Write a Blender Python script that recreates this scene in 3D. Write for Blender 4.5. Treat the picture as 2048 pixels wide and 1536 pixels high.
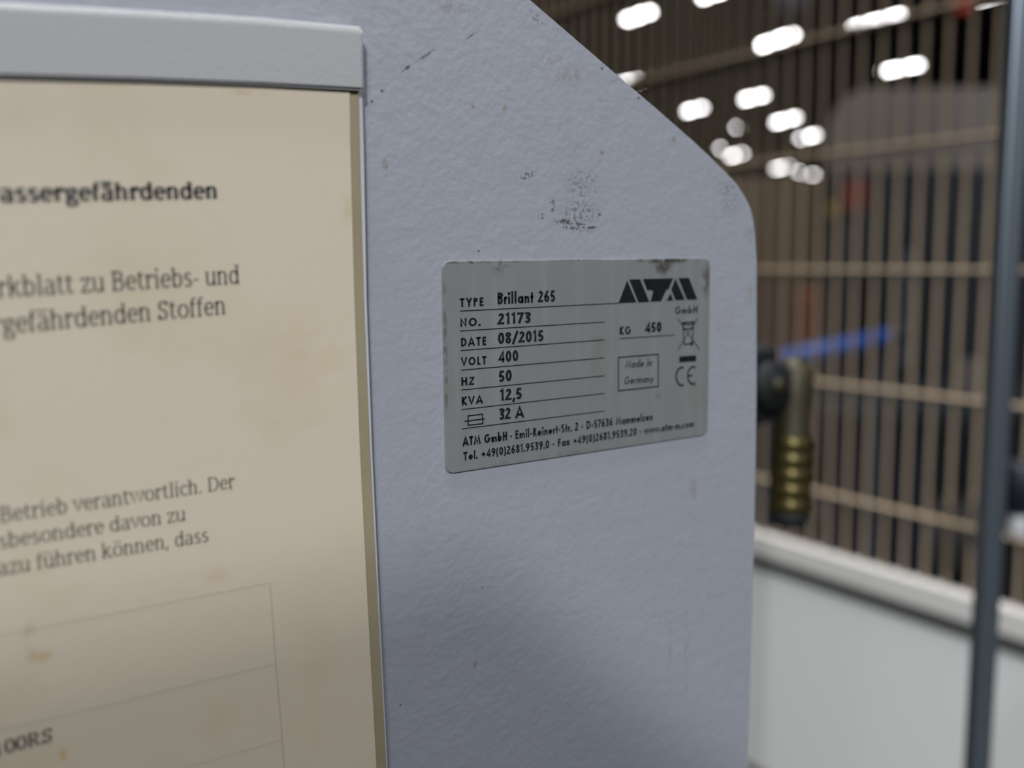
import bpy, bmesh, math, random
from mathutils import Vector, Matrix
random.seed(4)
SC = bpy.context.scene
COL = SC.collection
for o in list(bpy.data.objects): bpy.data.objects.remove(o)

# ------------------------------------------------------------ camera
F = 1902.0; CX, CY = 1024.0, 768.0
def unit(v): return v.normalized()
AX = unit(Vector((3888 - CX, 494 - CY, F)))          # along the machine panel, to the right
DN = unit(Vector((1165.4 - CX, 15453 - CY, F)))      # straight down
AX = unit(AX - DN * AX.dot(DN))
AY = unit((-DN).cross(AX))                           # into the panel
EYE = Vector((0, 0, 1.3))
cw = lambda k: Vector((AX[k], AY[k], -DN[k]))        # camera axes in the world
cam = bpy.data.cameras.new('camera')
cam.sensor_width = 36.0; cam.lens = F / 2048 * 36
cam.clip_start = 0.01; cam.clip_end = 200
cam.dof.use_dof = True; cam.dof.focus_distance = 0.271; cam.dof.aperture_fstop = 5.8
camo = bpy.data.objects.new('camera', cam); COL.objects.link(camo)
M = Matrix.Identity(4)
for i in range(3):
    M[i][0] = cw(0)[i]; M[i][1] = -cw(1)[i]; M[i][2] = -cw(2)[i]; M[i][3] = EYE[i]
camo.matrix_world = M
SC.camera = camo
def ray(px, py):
    return cw(0) * (px - CX) / F + cw(1) * (py - CY) / F + cw(2)     # depth 1
def at(px, py, d): return EYE + ray(px, py) * d
def on_y(px, py, y):
    r = ray(px, py); return EYE + r * ((y - EYE.y) / r.y)
def on_x(px, py, x):
    r = ray(px, py); return EYE + r * ((x - EYE.x) / r.x)
def on_z(px, py, z):
    r = ray(px, py); return EYE + r * ((z - EYE.z) / r.z)
D = 0.230                                            # panel front plane: y = D

# ------------------------------------------------------------ world, light, exposure
w = bpy.data.worlds.new('hall_air'); SC.world = w; w.use_nodes = True
w.node_tree.nodes['Background'].inputs[0].default_value = (0.80, 0.88, 1.0, 1)
w.node_tree.nodes['Background'].inputs[1].default_value = 0.10
SC.view_settings.view_transform = 'Standard'; SC.view_settings.look = 'None'
SC.view_settings.gamma = 1; SC.view_settings.use_curve_mapping = False
SC.view_settings.exposure = 0.0
def area(name, loc, target, sx, sy, power, col, spread=180):
    l = bpy.data.lights.new(name, 'AREA'); l.shape = 'RECTANGLE'; l.size = sx; l.size_y = sy
    l.energy = power; l.color = col; l.spread = math.radians(spread)
    o = bpy.data.objects.new(name, l); COL.objects.link(o); o.location = loc
    o.rotation_euler = (Vector(target) - Vector(loc)).to_track_quat('-Z', 'Y').to_euler()
    return o
KEY = Vector((-2.1, -3.0, 3.5))
area('hall_light_key', KEY + Vector((0.1, 0.5, 0.1)), (0.15, 0.23, 1.25), 0.9, 0.5, 54, (0.98, 0.985, 1.0))
area('hall_light_spot', KEY, (0.15, 0.23, 1.25), 0.12, 0.12, 93, (0.98, 0.985, 1.0))
area('hall_light_side', (1.4, -2.6, 3.4), (0.3, 0.3, 1.2), 1.4, 0.8, 38, (0.97, 0.975, 1.0))
area('hall_light_top', (-0.3, -0.1, 5.2), (0.0, 0.2, 1.3), 0.8, 0.3, 13, (0.99, 0.99, 1.0), 60)
area('hall_light_overhead', (0.7, 1.3, 5.3), (1.4, 1.2, 0.2), 0.5, 1.6, 30, (1.0, 0.97, 0.94), 70)
area('hall_light_far', (4.0, 4.0, 5.2), (6.0, 7.0, 0.5), 4.0, 3.0, 330, (1.0, 0.95, 0.9), 110)

# ------------------------------------------------------------ materials
def mat(name, col, rough=0.5, metal=0.0, bump=None, emit=None, spec=0.5):
    m = bpy.data.materials.new(name); m.use_nodes = True
    nt = m.node_tree; b = nt.nodes['Principled BSDF']
    b.inputs['Base Color'].default_value = (*col, 1); b.inputs['Roughness'].default_value = rough
    b.inputs['Metallic'].default_value = metal; b.inputs['Specular IOR Level'].default_value = spec
    if emit:
        b.inputs['Emission Color'].default_value = (*emit[0], 1); b.inputs['Emission Strength'].default_value = emit[1]
    if bump:
        add_bump(nt, b, bump)
    return m
def coords(nt):
    for n in nt.nodes:
        if n.type == 'TEX_COORD': return n.outputs['Object']
    return nt.nodes.new('ShaderNodeTexCoord').outputs['Object']
def noise(nt, scale, detail=3, vec=None, rough=0.5):
    n = nt.nodes.new('ShaderNodeTexNoise'); n.inputs['Scale'].default_value = scale
    n.inputs['Detail'].default_value = detail; n.inputs['Roughness'].default_value = rough
    nt.links.new(vec or coords(nt), n.inputs['Vector']); return n.outputs['Fac']
def add_bump(nt, b, layers):
    prev = None
    for scale, dist, det in layers:
        bp = nt.nodes.new('ShaderNodeBump'); bp.inputs['Distance'].default_value = dist
        bp.inputs['Strength'].default_value = 1.0
        nt.links.new(noise(nt, scale, det), bp.inputs['Height'])
        if prev: nt.links.new(prev, bp.inputs['Normal'])
        prev = bp.outputs['Normal']
    nt.links.new(prev, b.inputs['Normal'])
def math_(nt, op, a, b=None, clamp=False):
    n = nt.nodes.new('ShaderNodeMath'); n.operation = op; n.use_clamp = clamp
    for i, v in enumerate((a, b)):
        if v is None: continue
        if isinstance(v, (int, float)): n.inputs[i].default_value = v
        else: nt.links.new(v, n.inputs[i])
    return n.outputs[0]
def ramp(nt, v, lo, hi, a=0.0, b=1.0):
    n = nt.nodes.new('ShaderNodeMapRange'); n.interpolation_type = 'SMOOTHSTEP'
    nt.links.new(v, n.inputs['Value'])
    for k, x in zip(('From Min', 'From Max', 'To Min', 'To Max'), (lo, hi, a, b)): n.inputs[k].default_value = x
    return n.outputs[0]
def mixc(nt, fac, a, b):
    n = nt.nodes.new('ShaderNodeMix'); n.data_type = 'RGBA'
    if isinstance(fac, (int, float)): n.inputs[0].default_value = fac
    else: nt.links.new(fac, n.inputs[0])
    for i, v in ((6, a), (7, b)):
        if isinstance(v, tuple): n.inputs[i].default_value = (*v, 1)
        else: nt.links.new(v, n.inputs[i])
    return n.outputs[2]
def ellipse_mask(nt, c, rx, rz, ang=0.0, soft=0.5):
    """1 inside an ellipse on an XZ plane, fading out at its edge"""
    mp = nt.nodes.new('ShaderNodeMapping'); mp.vector_type = 'TEXTURE'
    mp.inputs['Location'].default_value = c
    mp.inputs['Rotation'].default_value = (0, -ang, 0)
    mp.inputs['Scale'].default_value = (rx, 1.0, rz)
    nt.links.new(coords(nt), mp.inputs['Vector'])
    l = nt.nodes.new('ShaderNodeVectorMath'); l.operation = 'LENGTH'
    nt.links.new(mp.outputs[0], l.inputs[0])
    return ramp(nt, l.outputs['Value'], soft, 1.0, 1.0, 0.0)

# powder-coated housing: orange-peel relief, faint rusty run marks, scuffs
def housing_material():
    m = mat('powder_coat_blue_grey', (0.30, 0.325, 0.385), 0.42, bump=[(560, 0.00010, 1), (190, 0.00015, 1)])
    nt = m.node_tree; b = nt.nodes['Principled BSDF']
    col = (0.302, 0.324, 0.372)
    st = nt.nodes.new('ShaderNodeMapping'); st.inputs['Scale'].default_value = (1, 1, 0.28)
    nt.links.new(coords(nt), st.inputs['Vector'])
    stain = ramp(nt, noise(nt, 110, 4, st.outputs[0], 0.6), 0.50, 0.74)
    big = ramp(nt, noise(nt, 11, 2), 0.40, 0.75)
    up = nt.nodes.new('ShaderNodeSeparateXYZ'); nt.links.new(coords(nt), up.inputs[0])
    high = ramp(nt, up.outputs['Z'], 1.16, 1.36, 0.25, 1.0)
    f = math_(nt, 'MULTIPLY', math_(nt, 'MULTIPLY', stain, big), math_(nt, 'MULTIPLY', high, 0.5))
    c = mixc(nt, f, col, (0.27, 0.235, 0.19))
    speck = ramp(nt, noise(nt, 900, 3, None, 0.7), 0.49, 0.57)
    fine = ramp(nt, noise(nt, 420, 4, None, 0.65), 0.45, 0.58)
    BR, DK = (0.20, 0.155, 0.095), (0.055, 0.05, 0.045)
    # (px, py, rx px, rz px, angle, strength, colour, texture)
    marks = [
        (778, 160, 34, 5, -62, 0.45, BR, fine), (764, 182, 5, 4, 0, 0.9, DK, None), (744, 203, 4, 4, 0, 0.95, DK, None),
        (815, 135, 9, 5, -35, 0.95, DK, None), (806, 142, 8, 3, -40, 0.6, DK, None),
        (850, 112, 34, 4, -33, 0.7, DK, fine), (905, 98, 22, 4, -25, 0.45, BR, fine), (940, 73, 14, 3, -35, 0.7, DK, fine),
        (1048, 6, 18, 6, 20, 0.8, DK, fine), (1072, 36, 26, 13, 35, 0.55, DK, speck), (1028, 14, 10, 4, 40, 0.4, DK, fine),
        (770, 335, 8, 26, 0, 0.75, BR, fine), (1008, 216, 10, 8, 0, 0.6, BR, fine), (946, 214, 5, 6, 0, 0.7, BR, None),
        (1204, 305, 6, 6, 0, 0.7, BR, None), (1199, 324, 4, 9, 0, 0.6, BR, fine),
        (1057, 350, 22, 9, -15, 0.8, DK, speck), (1048, 357, 7, 4, 0, 0.6, DK, None),
        (1105, 408, 7, 22, 0.2, 0.7, DK, speck), (1104, 421, 5, 5, 0, 0.5, DK, None), (1165, 370, 50, 42, 0, 0.42, DK, speck), (1160, 425, 55, 35, 0, 0.55, DK, speck),
        (1084, 433, 14, 9, 0, 0.8, DK, speck), (1140, 446, 48, 7, 12, 0.98, DK, fine), (1145, 452, 58, 13, 10, 0.8, DK, speck), (1183, 455, 14, 4, -5, 0.85, DK, None), (1160, 448, 12, 3, 5, 0.7, DK, None),
        (1199, 429, 4, 4, 0, 0.8, DK, None), (1200, 198, 6, 4, 30, 0.3, BR, None),
        (1204, 137, 4, 4, 0, 0.8, DK, None), (1277, 196, 4, 3, 0, 0.9, DK, None), (1226, 163, 14, 4, 0, 0.4, DK, speck),
        (1462, 402, 26, 48, 0, 0.33, DK, speck), (1448, 375, 30, 20, 0, 0.28, DK, speck), (1500, 470, 12, 24, 0, 0.4, DK, speck), (1345, 280, 10, 12, 0, 0.5, BR, fine),
        (1130, 140, 60, 40, 0, 0.35, BR, fine), (900, 20, 50, 30, 0, 0.35, BR, fine),
        (957, 502, 4, 4, 0, 0.7, DK, None), (950, 1328, 6, 12, 10, 0.45, BR, None), (964, 1175, 3, 3, 0, 0.6, DK, None), (801, 1410, 3, 3, 0, 0.8, DK, None),
        (1385, 1000, 12, 60, 0, 0.35, BR, fine), (1340, 1300, 5, 120, 0, 0.22, BR, fine), (1372, 1300, 4, 160, 0, 0.2, BR, fine), (1498, 880, 5, 20, 0, 0.5, BR, fine),
    ]
    for px, py, rx, rz, a, s, cc, tex in marks:
        p = on_y(px, py, D); k = (on_y(px + 1, py, D) - p).length; kz = (on_y(px, py + 1, D) - p).length
        e = ellipse_mask(nt, p, rx * k, rz * kz, math.radians(-a), 0.3)
        fac = math_(nt, 'MULTIPLY', e, s)
        if tex is not None: fac = math_(nt, 'MULTIPLY', fac, tex)
        c = mixc(nt, fac, c, cc)
    nt.links.new(c, b.inputs['Base Color'])
    return m
MAT = {}
MAT['housing'] = housing_material()
MAT['rail'] = mat('light_grey_textured_plastic', (0.37, 0.377, 0.388), 0.45, bump=[(900, 0.00006, 1)])
def stained(name, base, stain, lo, hi, amt, scale, rough=0.6, bump=None, metal=0.0):
    m = mat(name, base, rough, metal, bump=bump); nt = m.node_tree
    f = ramp(nt, noise(nt, scale, 4, None, 0.6), lo, hi, 0.0, amt)
    nt.links.new(mixc(nt, f, base, stain), nt.nodes['Principled BSDF'].inputs['Base Color']); return m
def paper_material():
    m = stained('yellowed_paper', (0.57, 0.51, 0.405), (0.50, 0.41, 0.28), 0.45, 0.8, 0.5, 30, 0.55, bump=[(300, 0.00004, 3), (1500, 0.00003, 2)])
    nt = m.node_tree; b = nt.nodes['Principled BSDF']
    c = b.inputs['Base Color'].links[0].from_socket
    tex = ramp(nt, noise(nt, 220, 4, None, 0.6), 0.38, 0.62)
    for px, py, rx, rz, s, cc in [(75, 1300, 40, 22, 0.6, (0.45, 0.28, 0.12)), (85, 1370, 16, 16, 0.5, (0.5, 0.32, 0.10)), (55, 1260, 20, 60, 0.4, (0.25, 0.2, 0.14)),
                                  (120, 1492, 12, 22, 0.75, (0.50, 0.33, 0.10)), (680, 420, 22, 40, 0.45, (0.45, 0.38, 0.16)), (420, 1140, 60, 30, 0.3, (0.5, 0.36, 0.2)),
                                  (470, 190, 120, 8, 0.5, (0.45, 0.27, 0.10)), (620, 700, 120, 160, 0.25, (0.55, 0.40, 0.2)), (60, 1130, 50, 60, 0.35, (0.5, 0.36, 0.16))]:
        p = on_y(px, py, D); k = (on_y(px + 1, py, D) - p).length; kz = (on_y(px, py + 1, D) - p).length
        e = ellipse_mask(nt, p, rx * k, rz * kz, 0, 0.1)
        c = mixc(nt, math_(nt, 'MULTIPLY', math_(nt, 'MULTIPLY', e, s), tex), c, cc)
    nt.links.new(c, b.inputs['Base Color']); return m
MAT['paper'] = paper_material()
MAT['sleeve'] = stained('yellowed_plastic_sleeve', (0.30, 0.265, 0.175), (0.22, 0.18, 0.11), 0.4, 0.8, 0.5, 40, 0.4)
MAT['board'] = mat('pale_grey_board', (0.50, 0.51, 0.54), 0.5)
def plate_material():
    m = mat('aged_silver_label', (0.17, 0.185, 0.185), 0.38, 0.35)
    nt = m.node_tree; b = nt.nodes['Principled BSDF']
    st = nt.nodes.new('ShaderNodeMapping'); st.inputs['Scale'].default_value = (1, 1, 0.05)
    nt.links.new(coords(nt), st.inputs['Vector'])
    base = mixc(nt, ramp(nt, noise(nt, 260, 3, st.outputs[0]), 0.45, 0.75, 0, 0.5), (0.275, 0.29, 0.295), (0.34, 0.355, 0.362))
    base = mixc(nt, ramp(nt, noise(nt, 45, 4, None, 0.65), 0.5, 0.8, 0, 0.5), base, (0.22, 0.205, 0.16))
    dirt = ramp(nt, noise(nt, 260, 4, None, 0.65), 0.40, 0.60)
    for px, py, rx, rz, s in [(1325, 535, 28, 22, 0.8), (1330, 520, 90, 10, 0.9), (1000, 535, 26, 26, 0.45), (960, 524, 110, 6, 0.8), (1411, 560, 16, 46, 0.6),
                              (1150, 519, 90, 4, 0.7), (889, 700, 5, 220, 0.6), (1100, 915, 200, 12, 0.25), (1417, 700, 5, 180, 0.6), (1313, 792, 10, 10, 0.3)]:
        p = on_y(px, py, D); k = (on_y(px + 1, py, D) - p).length; kz = (on_y(px, py + 1, D) - p).length
        e = ellipse_mask(nt, p, rx * k, rz * kz, 0, 0.2)
        base = mixc(nt, math_(nt, 'MULTIPLY', math_(nt, 'MULTIPLY', e, s), dirt), base, (0.06, 0.052, 0.035))
    nt.links.new(base, b.inputs['Base Color'])
    return m
MAT['plate'] = plate_material()
MAT['ink'] = mat('black_print', (0.010, 0.011, 0.012), 0.6, spec=0.15)
MAT['toner'] = mat('grey_black_toner', (0.065, 0.066, 0.064), 0.7)
MAT['toner_pale'] = mat('faded_toner', (0.12, 0.115, 0.10), 0.7)
MAT['rule_pale'] = mat('faint_table_rule', (0.44, 0.39, 0.31), 0.7)
MAT['wire'] = mat('beige_wire_coating', (0.46, 0.37, 0.265), 0.5)
MAT['white_panel'] = mat('white_panel_paint', (0.88, 0.90, 0.90), 0.5)
MAT['rim'] = mat('off_white_rim', (0.78, 0.78, 0.76), 0.45)
MAT['gasket'] = mat('grey_green_gasket', (0.10, 0.11, 0.10), 0.6)
MAT['post'] = mat('blue_grey_aluminium', (0.24, 0.29, 0.34), 0.36, 0.85)
MAT['brass'] = mat('tarnished_brass', (0.085, 0.068, 0.024), 0.36, 0.75)
MAT['brass_dull'] = mat('dull_olive_brass', (0.040, 0.036, 0.018), 0.5, 0.4)
MAT['black'] = mat('black_rubber', (0.009, 0.011, 0.013), 0.6, spec=0.25)
MAT['lamp'] = mat('lit_led_tube', (0.9, 0.9, 0.9), 0.5, emit=((1.0, 0.975, 0.97), 15.0))
MAT['lamp_case'] = mat('grey_lamp_case', (0.05, 0.05, 0.05), 0.5)
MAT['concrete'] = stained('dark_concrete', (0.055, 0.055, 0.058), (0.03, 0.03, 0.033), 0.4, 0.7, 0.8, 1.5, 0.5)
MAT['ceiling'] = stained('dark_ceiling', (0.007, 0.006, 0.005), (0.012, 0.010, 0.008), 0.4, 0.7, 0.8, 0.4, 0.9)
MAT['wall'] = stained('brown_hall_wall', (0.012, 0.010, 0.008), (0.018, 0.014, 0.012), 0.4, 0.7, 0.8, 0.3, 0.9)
for k, c, r in [('cab_grey', (0.27, 0.255, 0.245), 0.5), ('brown', (0.06, 0.042, 0.028), 0.6), ('red', (0.50, 0.07, 0.05), 0.5), ('yellow', (0.60, 0.48, 0.05), 0.5),
                ('blue', (0.012, 0.07, 0.32), 0.5), ('navy', (0.010, 0.013, 0.024), 0.5), ('dark', (0.012, 0.013, 0.015), 0.5), ('orange', (0.35, 0.085, 0.03), 0.5),
                ('steel', (0.30, 0.33, 0.36), 0.4), ('white', (0.75, 0.76, 0.8), 0.4), ('slate', (0.045, 0.055, 0.07), 0.5)]:
    MAT[k] = mat('painted_' + k, c, r)

# ------------------------------------------------------------ mesh helpers
def link(name, bm, m, parent=None, smooth=False):
    me = bpy.data.meshes.new(name); bmesh.ops.recalc_face_normals(bm, faces=bm.faces) if len(bm.faces) else None
    bm.to_mesh(me); bm.free(); me.materials.append(MAT[m] if isinstance(m, str) else m)
    if smooth:
        for p in me.polygons: p.use_smooth = True
    o = bpy.data.objects.new(name, me); COL.objects.link(o)
    if parent: put(o, parent)
    return o
def put(o, parent):
    o.parent = parent; o.matrix_parent_inverse = Matrix.Translation(-parent.location)
def thing(name, label, cat, loc=(0, 0, 0), group=None):
    o = bpy.data.objects.new(name, None); COL.objects.link(o); o.location = loc; o.empty_display_size = 0.05
    return tag(o, label, cat, group)
def tag(o, label, cat, group=None):
    o['label'] = label; o['category'] = cat
    if group: o['group'] = group
    return o
def box_bm(lo, hi, bevel=0.0, seg=2, bm=None):
    bm = bm or bmesh.new()
    r = bmesh.ops.create_cube(bm, size=1)
    lo, hi = Vector(lo), Vector(hi)
    for v in r['verts']:
        v.co = Vector([(lo[i] + hi[i]) / 2 + v.co[i] * (hi[i] - lo[i]) for i in range(3)])
    if bevel:
        bmesh.ops.bevel(bm, geom=list({e for v in r['verts'] for e in v.link_edges}), offset=bevel, segments=seg, affect='EDGES', profile=0.5)
    return bm
def prism_y(pts, y0, y1, bevel=0.0):
    """outline of (x, z) points extruded from y0 (front) to y1"""
    bm = bmesh.new()
    a = [bm.verts.new((p[0], y0, p[1])) for p in pts]; f = bm.faces.new(a)
    r = bmesh.ops.extrude_face_region(bm, geom=[f])
    for v in r['geom']:
        if isinstance(v, bmesh.types.BMVert): v.co.y = y1
    if bevel:
        ed = [e for e in bm.edges if all(abs(v.co.y - y0) < 1e-7 for v in e.verts)]
        bmesh.ops.bevel(bm, geom=ed, offset=bevel, segments=3, affect='EDGES', profile=0.5)
    return bm
def lathe(prof, origin, axis, n=40):
    """profile of (distance along axis, radius)"""
    axis = Vector(axis).normalized(); q = axis.to_track_quat('Z', 'X'); bm = bmesh.new(); rings = []
    for t, r in prof:
        rings.append([bm.verts.new(Vector(origin) + q @ Vector((r * math.cos(6.283185 * k / n), r * math.sin(6.283185 * k / n), t))) for k in range(n)])
    for A, B in zip(rings, rings[1:]):
        for k in range(n): bm.faces.new((A[k], A[(k + 1) % n], B[(k + 1) % n], B[k]))
    bm.faces.new(rings[0][::-1]); bm.faces.new(rings[-1])
    return bm
def tube(pts, r, n=10, bm=None):
    bm = bm or bmesh.new(); pts = [Vector(p) for p in pts]; rings = []
    for i, p in enumerate(pts):
        d = (pts[min(i + 1, len(pts) - 1)] - pts[max(i - 1, 0)]).normalized()
        q = d.to_track_quat('Z', 'Y')
        rings.append([bm.verts.new(p + q @ Vector((r * math.cos(6.283185 * k / n), r * math.sin(6.283185 * k / n), 0))) for k in range(n)])
    for A, B in zip(rings, rings[1:]):
        for k in range(n): bm.faces.new((A[k], A[(k + 1) % n], B[(k + 1) % n], B[k]))
    bm.faces.new(rings[0][::-1]); bm.faces.new(rings[-1])
    return bm

# ------------------------------------------------------------ lettering: two stroke alphabets (cap height 1)
def A(cx, cy, rx, ry, a0, a1, n=None):
    n = n or max(4, int(abs(a1 - a0) / 15))
    return [(cx + rx * math.cos(math.radians(a0 + (a1 - a0) * i / n)), cy + ry * math.sin(math.radians(a0 + (a1 - a0) * i / n))) for i in range(n + 1)]
def P(*items):
    out = []
    for it in items:
        for p in (it if isinstance(it, list) else [it]):
            if not out or (abs(out[-1][0] - p[0]) + abs(out[-1][1] - p[1])) > 1e-4: out.append(p)
    return out
def dot(x, y, s): return [(x - s / 2, y), (x + s / 2, y), 'box', s]
def sans(ch, W):
    t = W / 2; X = 0.62
    def bowl(x, cy, r, ry): return P(A(x, cy, r, ry, 0, 360, 24))
    g = {
        ' ': (0.30, []), 'T': (.56, [P((0, 1 - t), (.56, 1 - t)), P((.28, 1), (.28, 0))]),
        'Y': (.62, [P((.03, 1), (.31, .5), (.31, 0)), P((.59, 1), (.31, .5))]),
        'P': (.5, [P((t, 0), (t, 1 - t), (.24, 1 - t), A(.24, .75, .26 - t, .25 - t, 90, -90), (t, .5 + t))]),
        'E': (.46, [P((.46, 1 - t), (t, 1 - t), (t, t), (.46, t)), P((t, .52), (.43, .52))]),
        'F': (.44, [P((.44, 1 - t), (t, 1 - t), (t, 0)), P((t, .52), (.40, .52))]),
        'N': (.68, [P((t, 0), (t, .93), (.68 - t, .07), (.68 - t, 1))]),
        'O': (.88, [bowl(.44, .5, .44 - t, .5 - t)]), 'D': (.68, [P((t, t), (t, 1 - t), (.22, 1 - t), A(.22, .5, .46 - t, .5 - t, 90, -90), (t, t))]),
        'A': (.76, [P((.03, 0), (.38, .94), (.73, 0)), P((.16, .3), (.60, .3))]), 'V': (.68, [P((.04, 1), (.34, .08), (.64, 1))]),
        'L': (.42, [P((t, 1), (t, t), (.42, t))]), 'H': (.66, [P((t, 0), (t, 1)), P((.66 - t, 0), (.66 - t, 1)), P((t, .52), (.66 - t, .52))]),
        'Z': (.58, [P((.04, 1 - t), (.52, 1 - t), (.05, t), (.56, t))]), 'K': (.58, [P((t, 0), (t, 1)), P((.54, 1), (t, .5), (.57, 0))]),
        'G': (.88, [P(A(.44, .5, .44 - t, .5 - t, 45, 355, 22), (.48, .46))]), 'C': (.72, [P(A(.44, .5, .44 - t, .5 - t, 50, 310, 20))]),
        'M': (.86, [P((.05, 0), (.2, .93), (.43, .12), (.66, .93), (.81, 0))]),
        'B': (.52, [P((t, .5), (t, 1 - t), (.24, 1 - t), A(.24, .77, .2, .23 - t, 90, -90), (t, .54)), P((t, .54), (.27, .54), A(.27, .27 + t / 2, .25 - t, .27 - t / 2, 90, -90), (t, t), (t, .54))]),
        'R': (.54, [P((t, 0), (t, 1 - t), (.24, 1 - t), A(.24, .75, .24 - t, .25 - t, 90, -90), (t, .5 + t)), P((.22, .5), (.50, 0))]),
        'S': (.50, [P(A(.26, .75, .19, .25 - t, 35, 230, 14), A(.24, .27, .24 - t, .27 - t, 50, -145, 14))]),
        'r': (.30, [P((t, 0), (t, X)), P(A(t + .17, X - .17 - t, .17, .17, 180, 75))]), 'i': (W, [P((t, 0), (t, X)), dot(t, .86, W * 1.25)]),
        'l': (W, [P((t, 0), (t, 1.06))]), 'a': (.58, [bowl(.30, .31, .30 - t, .31 - t), P((.58 - t, 0), (.58 - t, X))]),
        'o': (.60, [bowl(.30, .31, .30 - t, .31 - t)]), 'd': (.58, [bowl(.30, .31, .30 - t, .31 - t), P((.58 - t, 0), (.58 - t, 1.06))]),
        'b': (.58, [bowl(.28, .31, .30 - t, .31 - t), P((t, 0), (t, 1.06))]), 'c': (.48, [P(A(.30, .31, .30 - t, .31 - t, 50, 310, 16))]),
        'e': (.58, [P((t + .02, .31), (.58 - t, .31), A(.29, .31, .29 - t, .31 - t, 0, 320, 20))]),
        'n': (.50, [P((t, 0), (t, X)), P((t, X - .22), A(.25, X - .25 + .0, .25 - t, .25 - t, 180, 0), (.50 - t, 0))]),
        'm': (.80, [P((t, 0), (t, X)), P(A(.22, X - .22, .22 - t, .22 - t, 180, 0), (.44 - t, 0)), P(A(.58, X - .22, .22 - t, .22 - t, 180, 0), (.80 - t, 0))]),
        't': (.30, [P((.15, 0), (.15, .9)), P((0, X - t), (.30, X - t))]), 's': (.36, [P(A(.19, .46, .13, .16 - t, 40, 230, 10), A(.17, .17, .17 - t, .17 - t, 60, -140, 10))]),
        'y': (.50, [P((.03, X), (.26, .06)), P((.48, X), (.16, -.28))]), 'x': (.48, [P((.02, 0), (.45, X)), P((.45, 0), (.02, X))]),
        'w': (.76, [P((.03, X), (.2, .05), (.38, X), (.56, .05), (.73, X))]), 'z': (.42, [P((0, X - t), (.38, X - t), (.04, t), (.42, t))]),
        '0': (.54, [bowl(.27, .5, .27 - t, .5 - t)]), '1': (.36, [P((.04, .78), (.22, .96), (.22, 0))]),
        '2': (.50, [P(A(.25, .73, .24 - t, .27 - t, 170, -42), (.04, t), (.50, t))]),
        '3': (.50, [P(A(.24, .77, .19, .23 - t, 160, -90), (.2, .54)), P((.2, .54), A(.24, .28, .26 - t, .27 - t + .02, 90, -155))]),
        '4': (.54, [P((.40, 0), (.40, .95), (.05, .27), (.54, .27))]),
        '5': (.50, [P((.46, 1 - t), (.18, 1 - t), (.11, .56), A(.23, .31, .27 - t, .31 - t, 118, -145))]),
        '6': (.54, [bowl(.27, .30, .27 - t, .30 - t), P((.06, .42), (.38, 1))]), '9': (.54, [bowl(.27, .70, .27 - t, .30 - t), P((.48, .58), (.16, 0))]),
        '7': (.50, [P((.0, 1 - t), (.44, 1 - t), (.14, 0))]), '8': (.50, [bowl(.25, .77, .21 - t * .6, .23 - t), bowl(.25, .27, .25 - t, .27 - t + .01)]),
        '/': (.50, [P((.04, -.1), (.46, 1.06))]), ',': (.16, [P((.13, .16), (.03, -.22))]), '.': (.14, [dot(.07, t, W * 1.15)]),
        '-': (.30, [P((.02, .36), (.28, .36))]), '+': (.56, [P((.04, .42), (.52, .42)), P((.28, .18), (.28, .66))]),
        '(': (.26, [P(A(.34, .4, .26, .68, 125, 235))]), ')': (.26, [P(A(-.08, .4, .26, .68, 55, -55))]), '\u00b7': (.2, [dot(.1, .38, W * 1.1)]),
    }
    return g[ch]
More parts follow.
